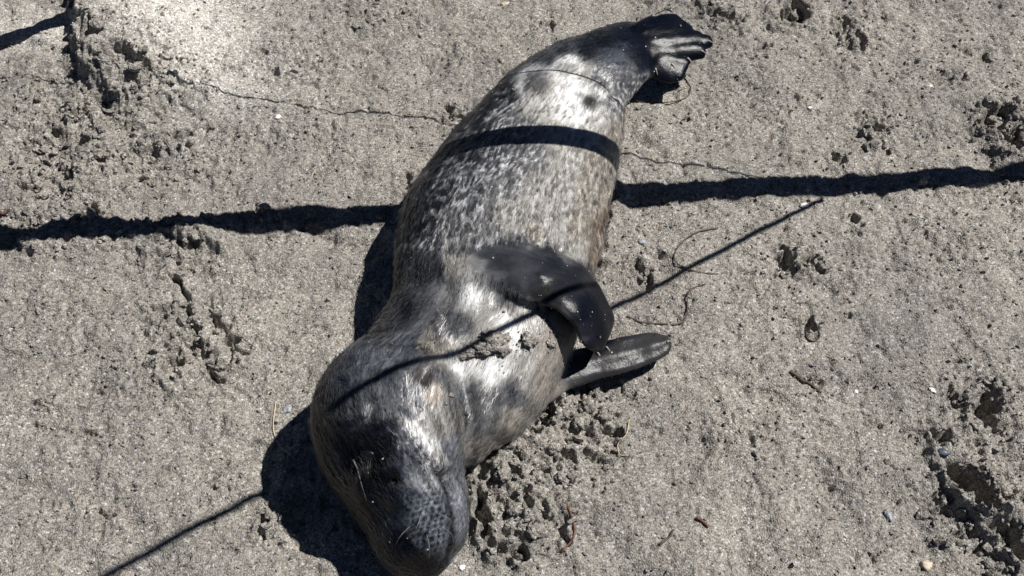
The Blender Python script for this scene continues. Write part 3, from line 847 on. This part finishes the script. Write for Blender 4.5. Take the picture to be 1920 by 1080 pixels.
# grains and crumbs of sand clinging to the lower flanks and the flippers
def clinging():
    n = 60000
    f = rng.integers(0, len(V), n)
    z = V[f, 2]
    p = .16 * np.exp(-(z / .022) ** 2) + np.where(barev[f] > .5, .007, 0) + .003
    p = p + .22 * np.exp(-((U2[f] - 950) / 80) ** 2 - ((W2[f] - 648) / 34) ** 2) + .06 * np.exp(-((U2[f] - 850) / 25) ** 2 - ((W2[f] - 745) / 18) ** 2)
    f = f[(rng.random(n) < p) & (V[f, 2] > .004)]
    m = len(f)
    s = .0005 + .0011 * rng.random(m) ** 4
    q, _ = np.linalg.qr(rng.normal(size=(m, 3, 3)))
    P = ICO_V[None] * (1 + .3 * rng.normal(size=(m, 12, 1))).clip(.6, 1.5)
    P = np.einsum('nij,nkj->nki', q, P) * s[:, None, None] + (V[f] + N[f] * (.0010 + s[:, None] * .4))[:, None]
    F = ICO_F[None] + (np.arange(m) * 12)[:, None, None]
    o = big_mesh('clinging_sand', P.reshape(-1, 3), F.reshape(-1, 3), SAND, smooth=False)
    tag(o, 'grains of sand clinging to the flanks and flippers of the seal', kind='stuff')


U2, W2 = project(V)
clinging()

# ------------------------------------------------------------------ what throws the shadows: a low rail and its lashings
WOOD = simple_mat('grey_driftwood', (.10, .085, .07), (.26, .23, .19), 40, .8, .6, .003, (1, 1, .15))
ROPE = simple_mat('dark_cord', (.05, .05, .055), (.14, .13, .12), 300, .8, .5, .001)
RZ = .42
SH = np.array([SUN_DIR.x / SUN_DIR.z, SUN_DIR.y / SUN_DIR.z, 1.0])
def above(u, v, z): return at(u, v, 0) + SH * z
ra, rb = above(-900, 500, RZ), above(2480, 288, RZ)
random.seed(5)
rp = [ra + (rb - ra) * f + np.array([0, .004 * random.uniform(-1, 1), .004 * random.uniform(-1, 1)]) for f in np.linspace(0, 1, 9)]
rail = tube('rail', rp, 0.0205, .0160, WOOD, 90, 12, .10)
tag(rail, 'weathered round wooden rail whose broad shadow crosses the sand and the seal', 'rail')
def stake(name, top, r, label, extra=.05):
    g, _ = ground_z(np.array([top[0]]), np.array([top[1]]), False)
    o = tube(name, [(top[0], top[1], float(g[0]) - .08), (top[0] + .004, top[1] - .003, top[2] * .5), (top[0], top[1], top[2] + extra)], r * 1.05, r * .92, WOOD, 24, 12, .06)
    tag(o, label, 'post', 'wooden posts standing just outside the picture')
    return o
stake('wooden_post', rp[0] + np.array([0, .045, 0]), .024, 'rough wooden post carrying the left end of the low rail')
stake('wooden_post', rp[-1] + np.array([0, .041, 0]), .024, 'rough wooden post carrying the right end of the low rail')
g1 = above(1550, 368, RZ)
e1 = at(200, 1080, 0); d1 = at(1150, 582, 0) - e1
e1 = e1 - d1 * 1.6 + SH * 1.25
c1 = tube('cord', [g1 + (e1 - g1) * f for f in np.linspace(0, 1, 6)], .0036, .0062, ROPE, 60, 8)
tag(c1, 'taut dark cord whose thin slanting shadow runs over the seal pup and its neck', 'cord')
stake('wooden_post', e1, .02, 'tall wooden post holding the far end of the slanting cord')
g2 = above(1512, 346, RZ); e2 = above(-900, 40, .10)
m2 = above(820, 229, .27)
c2 = tube('twine', [g2, g2 * .5 + m2 * .5, m2, m2 * .5 + e2 * .5, e2], 0.0019, .0010, ROPE, 60, 7)
tag(c2, 'thin twine tied to the low rail, its hairline shadow crossing behind the seal', 'twine')
stake('wooden_post', e2, .012, 'short wooden stake holding the low end of the twine', .02)
b0 = at(-330, 190, 0) - np.array([0, 0, .05]); b1 = above(60, 56, .20); b2 = above(420, -85, .42); b3 = above(760, -230, .62)
br = tube('driftwood_branch', [b0, (b0 + b1) / 2, b1, b2, b3], .017, .010, WOOD, 50, 9, .12)
tag(br, 'leaning driftwood branch whose short shadow falls at the upper left corner', 'branch')

# ------------------------------------------------------------------ lumps of sand, stones, shells
def rot_axes():
    q, _ = np.linalg.qr(rng.normal(size=(3, 3))); return q
def sand_lump(u, v, px, label, group, on=False, flat=.75, seed=1):
    r = px / FPX * 1.27
    if on:
        h, n = on_seal(u, v)
        if h is None: return
        c = h + n * r * .25
        t = np.cross(n, [0, 1.0, .2]); t /= np.linalg.norm(t)
        ax = [t, np.cross(n, t), n]
        o = ellipsoid('sand_clod', c, ax, (r * 1.1, r * .9, r * .5), SAND, None, .55, 3, seed)
    else:
        p = at(u, v, 0); g, _ = ground_z(p[:1], p[1:2])
        c = np.array([p[0], p[1], float(g[0]) + r * .35])
        o = ellipsoid('sand_clod', c, np.eye(3), (r * rng.uniform(.8, 1.2), r * rng.uniform(.8, 1.2), r * flat), SAND, None, .55, 3, seed)
    tag(o, label, 'sand clod', group)
LUMPS = [
    (925, 640, 20, 1, 'largest crumbly sand clod on the pale chest fur below the folded flipper'),
    (905, 655, 16, 1, 'sand clod on the chest fur, just left of the largest one'),
    (940, 655, 13, 1, 'sand clod on the chest fur, lower right of the largest one'),
    (880, 662, 12, 1, 'sand clod on the chest touching the thin cord shadow'),
    (868, 668, 8, 1, 'leftmost little sand clod of the chest cluster'),
    (915, 628, 10, 1, 'sand clod at the top of the chest cluster'),
    (948, 634, 9, 1, 'rightmost small sand clod of the chest cluster'),
    (990, 638, 15, 1, 'flat sand clod between the chest cluster and the flipper shadow'),
    (1033, 644, 9, 1, 'small sand clod at the rim of the chest beside the flipper shadow'),
    (845, 742, 6, 1, 'tiny sand crumb stuck in the throat fur right of the ear'),
    (1497, 6, 22, 0, 'dark sand clod at the top edge above a black hollow'),
    (1868, 212, 20, 0, 'largest sand clod of the churned patch at the right edge'),
    (1900, 232, 18, 0, 'sand clod nearest the right edge in the churned patch above the broad shadow'),
    (1915, 272, 16, 0, 'lowest sand clod of the churned patch at the right edge'),
    (945, 905, 20, 0, 'big sand clod in the heap closest to the seal cheek'),
    (965, 965, 18, 0, 'sand clod low in the heap beside the muzzle, above the black crack'),
    (1000, 1000, 16, 0, 'lowest sand clod of the heap right of the muzzle'),
    (1005, 905, 17, 0, 'sand clod in the middle of the heap right of the muzzle'),
    (1035, 850, 18, 0, 'sand clod at the upper end of the heap right of the muzzle'),
    (975, 850, 15, 0, 'sand clod of the heap lying under the seal throat'),
    (1050, 905, 13, 0, 'rightmost sand clod of the heap near the brown grass blade'),
    (1060, 780, 18, 0, 'sand clod in the scrape just below the root of the lower flipper'),
    (1100, 765, 18, 0, 'sand clod in the scrape below the middle of the lower flipper'),
    (1130, 790, 16, 0, 'sand clod right in the scrape below the lower flipper'),
    (1085, 805, 14, 0, 'lowest sand clod of the scrape below the lower flipper'),
    (1020, 775, 14, 0, 'sand clod of the scrape touching the side of the chest'),
    (1880, 920, 18, 0, 'sand clod right of the black pit at the lower right'),
    (1905, 980, 18, 0, 'sand clod at the right edge below the black pit'),
    (1820, 985, 12, 0, 'sand clod left of and below the black pit at the lower right'),
    (1850, 880, 10, 0, 'small sand clod above the black pit at the lower right'),
    (205, 100, 16, 0, 'sand clod on the crest of the upper left bank'),
    (235, 125, 15, 0, 'sand clod on the bank just right of and below its crest'),
    (265, 140, 14, 0, 'sand clod at the lower end of the dark crumbly bank'),
    (180, 60, 14, 0, 'topmost sand clod of the upper left bank'),
    (225, 190, 18, 0, 'large sand clod at the foot of the upper left bank'),
    (110, 235, 12, 0, 'sand clod among the raked furrows at the upper left'),
    (130, 320, 13, 0, 'sand clod above the broad shadow, below the raked furrows'),
    (60, 345, 13, 0, 'sand clod near the left edge above the broad shadow'),
    (340, 680, 14, 0, 'sand clod at the lower end of the left finger groove'),
    (415, 690, 13, 0, 'sand clod at the lower end of the right finger groove'),
    (320, 585, 12, 0, 'sand clod beside the black hole left of the finger grooves'),
    (330, 460, 18, 0, 'low sand mound touching the lower rim of the broad shadow'),
    (372, 452, 15, 0, 'sand clod right of the low mound under the broad shadow')]
for sd, (u, v, px, on, lab) in enumerate(LUMPS):
    sand_lump(u, v, px * (1 if on else .8), lab, 'sand clods', bool(on), .75, sd + 1)

MW = simple_mat('white_shell', (.62, .60, .56), (.78, .77, .74), 200, .45)
MB = simple_mat('blue_grey_stone', (.16, .17, .19), (.34, .355, .38), 260, .4)
MT = simple_mat('tan_stone', (.36, .30, .22), (.52, .45, .36), 220, .55)
MD = simple_mat('dark_stone', (.035, .04, .055), (.10, .11, .14), 200, .3)
for u, v, a, b_, ang, mt, name, lab, cat in [
    (522, 222, 10, 7, 20, MW, 'shell_chip', 'bright white shell chip on the sand left of the seal flank', 'shell'),
    (537, 764, 13, 9, 25, MB, 'pebble', 'pale blue pebble on the sand left of the seal head', 'pebble'),
    (1747, 733, 10, 5, -40, MW, 'shell_chip', 'small white elongated shell chip on the open sand at the right', 'shell'),
    (1741, 1056, 14, 11, 0, MT, 'pebble', 'tan rounded pebble near the bottom edge at the right', 'pebble'),
    (1855, 1058, 13, 11, 0, MB, 'pebble', 'blue grey pebble in the bottom right corner', 'pebble'),
    (1666, 966, 9, 14, 20, MB, 'pebble', 'blue grey pebble on open sand left of the lower right pit', 'pebble'),
    (1762, 858, 15, 9, -25, MD, 'pebble', 'dark smooth oval pebble just above the lower right pit', 'pebble'),
    (948, 5, 18, 10, 0, MT, 'pebble', 'pale stone cut by the top edge left of the hind flippers', 'pebble'),
    (1508, 384, 14, 6, 5, MW, 'shell_chip', 'white shell chip where the thin cord shadow meets the broad shadow', 'shell'),
    (866, 1062, 8, 6, 30, MW, 'shell_chip', 'white shell chip beside the tip of the seal muzzle', 'shell'),
    (1205, 453, 12, 8, 0, MB, 'pebble', 'pale blue pebble right of the seal belly', 'pebble'),
    (1608, 729, 6, 5, 0, MW, 'shell_chip', 'tiny white shell chip near the short dark stick', 'shell'),
    (1517, 205, 6, 4, 0, MW, 'shell_chip', 'tiny white shell chip on the sand above the broad shadow', 'shell'),
    (1748, 154, 7, 4, 0, MW, 'shell_chip', 'tiny white shell chip high on the right side of the sand', 'shell')]:
    k = 1.27 / FPX
    c_, s_ = math.cos(math.radians(ang)), math.sin(math.radians(ang))
    if u == 733:
        h, n = on_seal(u, v); c = h + n * .001
        t = np.cross(n, [0, 1.0, .2]); t /= np.linalg.norm(t); ax = [t, np.cross(n, t), n]
        o = ellipsoid(name, c, ax, (a * k, b_ * k, .0015), mt, None, .4, 2, u)
    else:
        p = at(u, v, 0); g, _ = ground_z(p[:1], p[1:2])
        a, b_ = a * .72, b_ * .72
        o = ellipsoid(name, np.array([p[0], p[1], float(g[0]) + b_ * k * .2]), [(c_, s_, 0), (-s_, c_, 0), (0, 0, 1)], (a * k, b_ * k * 1.15, b_ * k * .7), mt, None, .35, 3, u)
    tag(o, lab, cat)

MR = simple_mat('dark_root', (.035, .026, .02), (.10, .075, .05), 200, .7)
MP = simple_mat('pale_straw', (.34, .27, .16), (.52, .44, .30), 200, .6)
MBR = simple_mat('red_brown_twig', (.07, .028, .02), (.16, .07, .045), 200, .6)
for pts, r, mt, name, lab, cat in [
    ([(1165, 183), (1200, 194), (1250, 192), (1284, 182), (1296, 162), (1282, 142), (1266, 134)], .0011, MR, 'root_strand', 'thin dark root curling in a loop below the hind flippers', 'root'),
    ([(1345, 432), (1300, 443), (1266, 474), (1270, 497), (1300, 513), (1345, 516)], .0011, MR, 'root_strand', 'thin brown hooked root crossing the slanting cord shadow', 'root'),
    ([(1175, 595), (1210, 608), (1268, 606), (1288, 588), (1290, 552), (1322, 536)], .0013, MR, 'root_strand', 'dark curved root on the sand right of the folded flipper tip', 'root'),
    ([(517, 752), (511, 800), (524, 832), (552, 860)], .0009, MP, 'straw', 'bent pale straw running into the shadow left of the head', 'straw'),
    ([(1180, 785), (1174, 818), (1159, 832), (1162, 851), (1182, 855)], .0009, MP, 'fibre', 'pale curly fibre right of the scraped heap', 'fibre'),
    ([(1056, 945), (1073, 975), (1076, 1005), (1052, 1036)], .0018, MBR, 'grass_blade', 'brown bent grass blade right of the heap beside the muzzle', 'grass blade'),
    ([(1306, 973), (1316, 980), (1327, 993)], .0020, MBR, 'twig', 'short thick red brown twig on the lower open sand', 'twig'),
    ([(1236, 1024), (1252, 1012), (1262, 996)], .0016, MR, 'twig', 'small dark curved twig between the muzzle heap and the red brown twig', 'twig'),
    ([(1480, 699), (1510, 716), (1541, 734)], .0026, MR, 'stick', 'short dark straight stick half buried in the sand at the right', 'stick'),
    ([(1511, 612), (1512, 632), (1524, 641), (1536, 634), (1534, 622)], .0012, MR, 'root_strand', 'tiny dark root loop under a small hole right of the seal', 'root'),
    ([(-4, 399), (10, 402), (22, 397)], .0022, MBR, 'twig', 'red brown twig end at the left edge above the broad shadow', 'twig'),
    ([(1230, 28), (1250, 22), (1262, 26)], .001, MR, 'root_strand', 'tiny dark root bit just above the hind flippers', 'root')]:
    P = []
    for i, (u, v) in enumerate(catmull(np.array([(a, b, 0) for a, b in pts], float), 14)[:, :2]):
        p = at(u, v, 0); g, _ = ground_z(p[:1], p[1:2])
        P.append([p[0], p[1], float(g[0]) + r * .7])
    P = np.array(P)
    P[1:-1, 2] = np.maximum(P[1:-1, 2], (P[:-2, 2] + P[2:, 2]) / 2) + .0006
    tag(tube(name, P, r, r * .6, mt, 40, 7, .25), lab, cat)
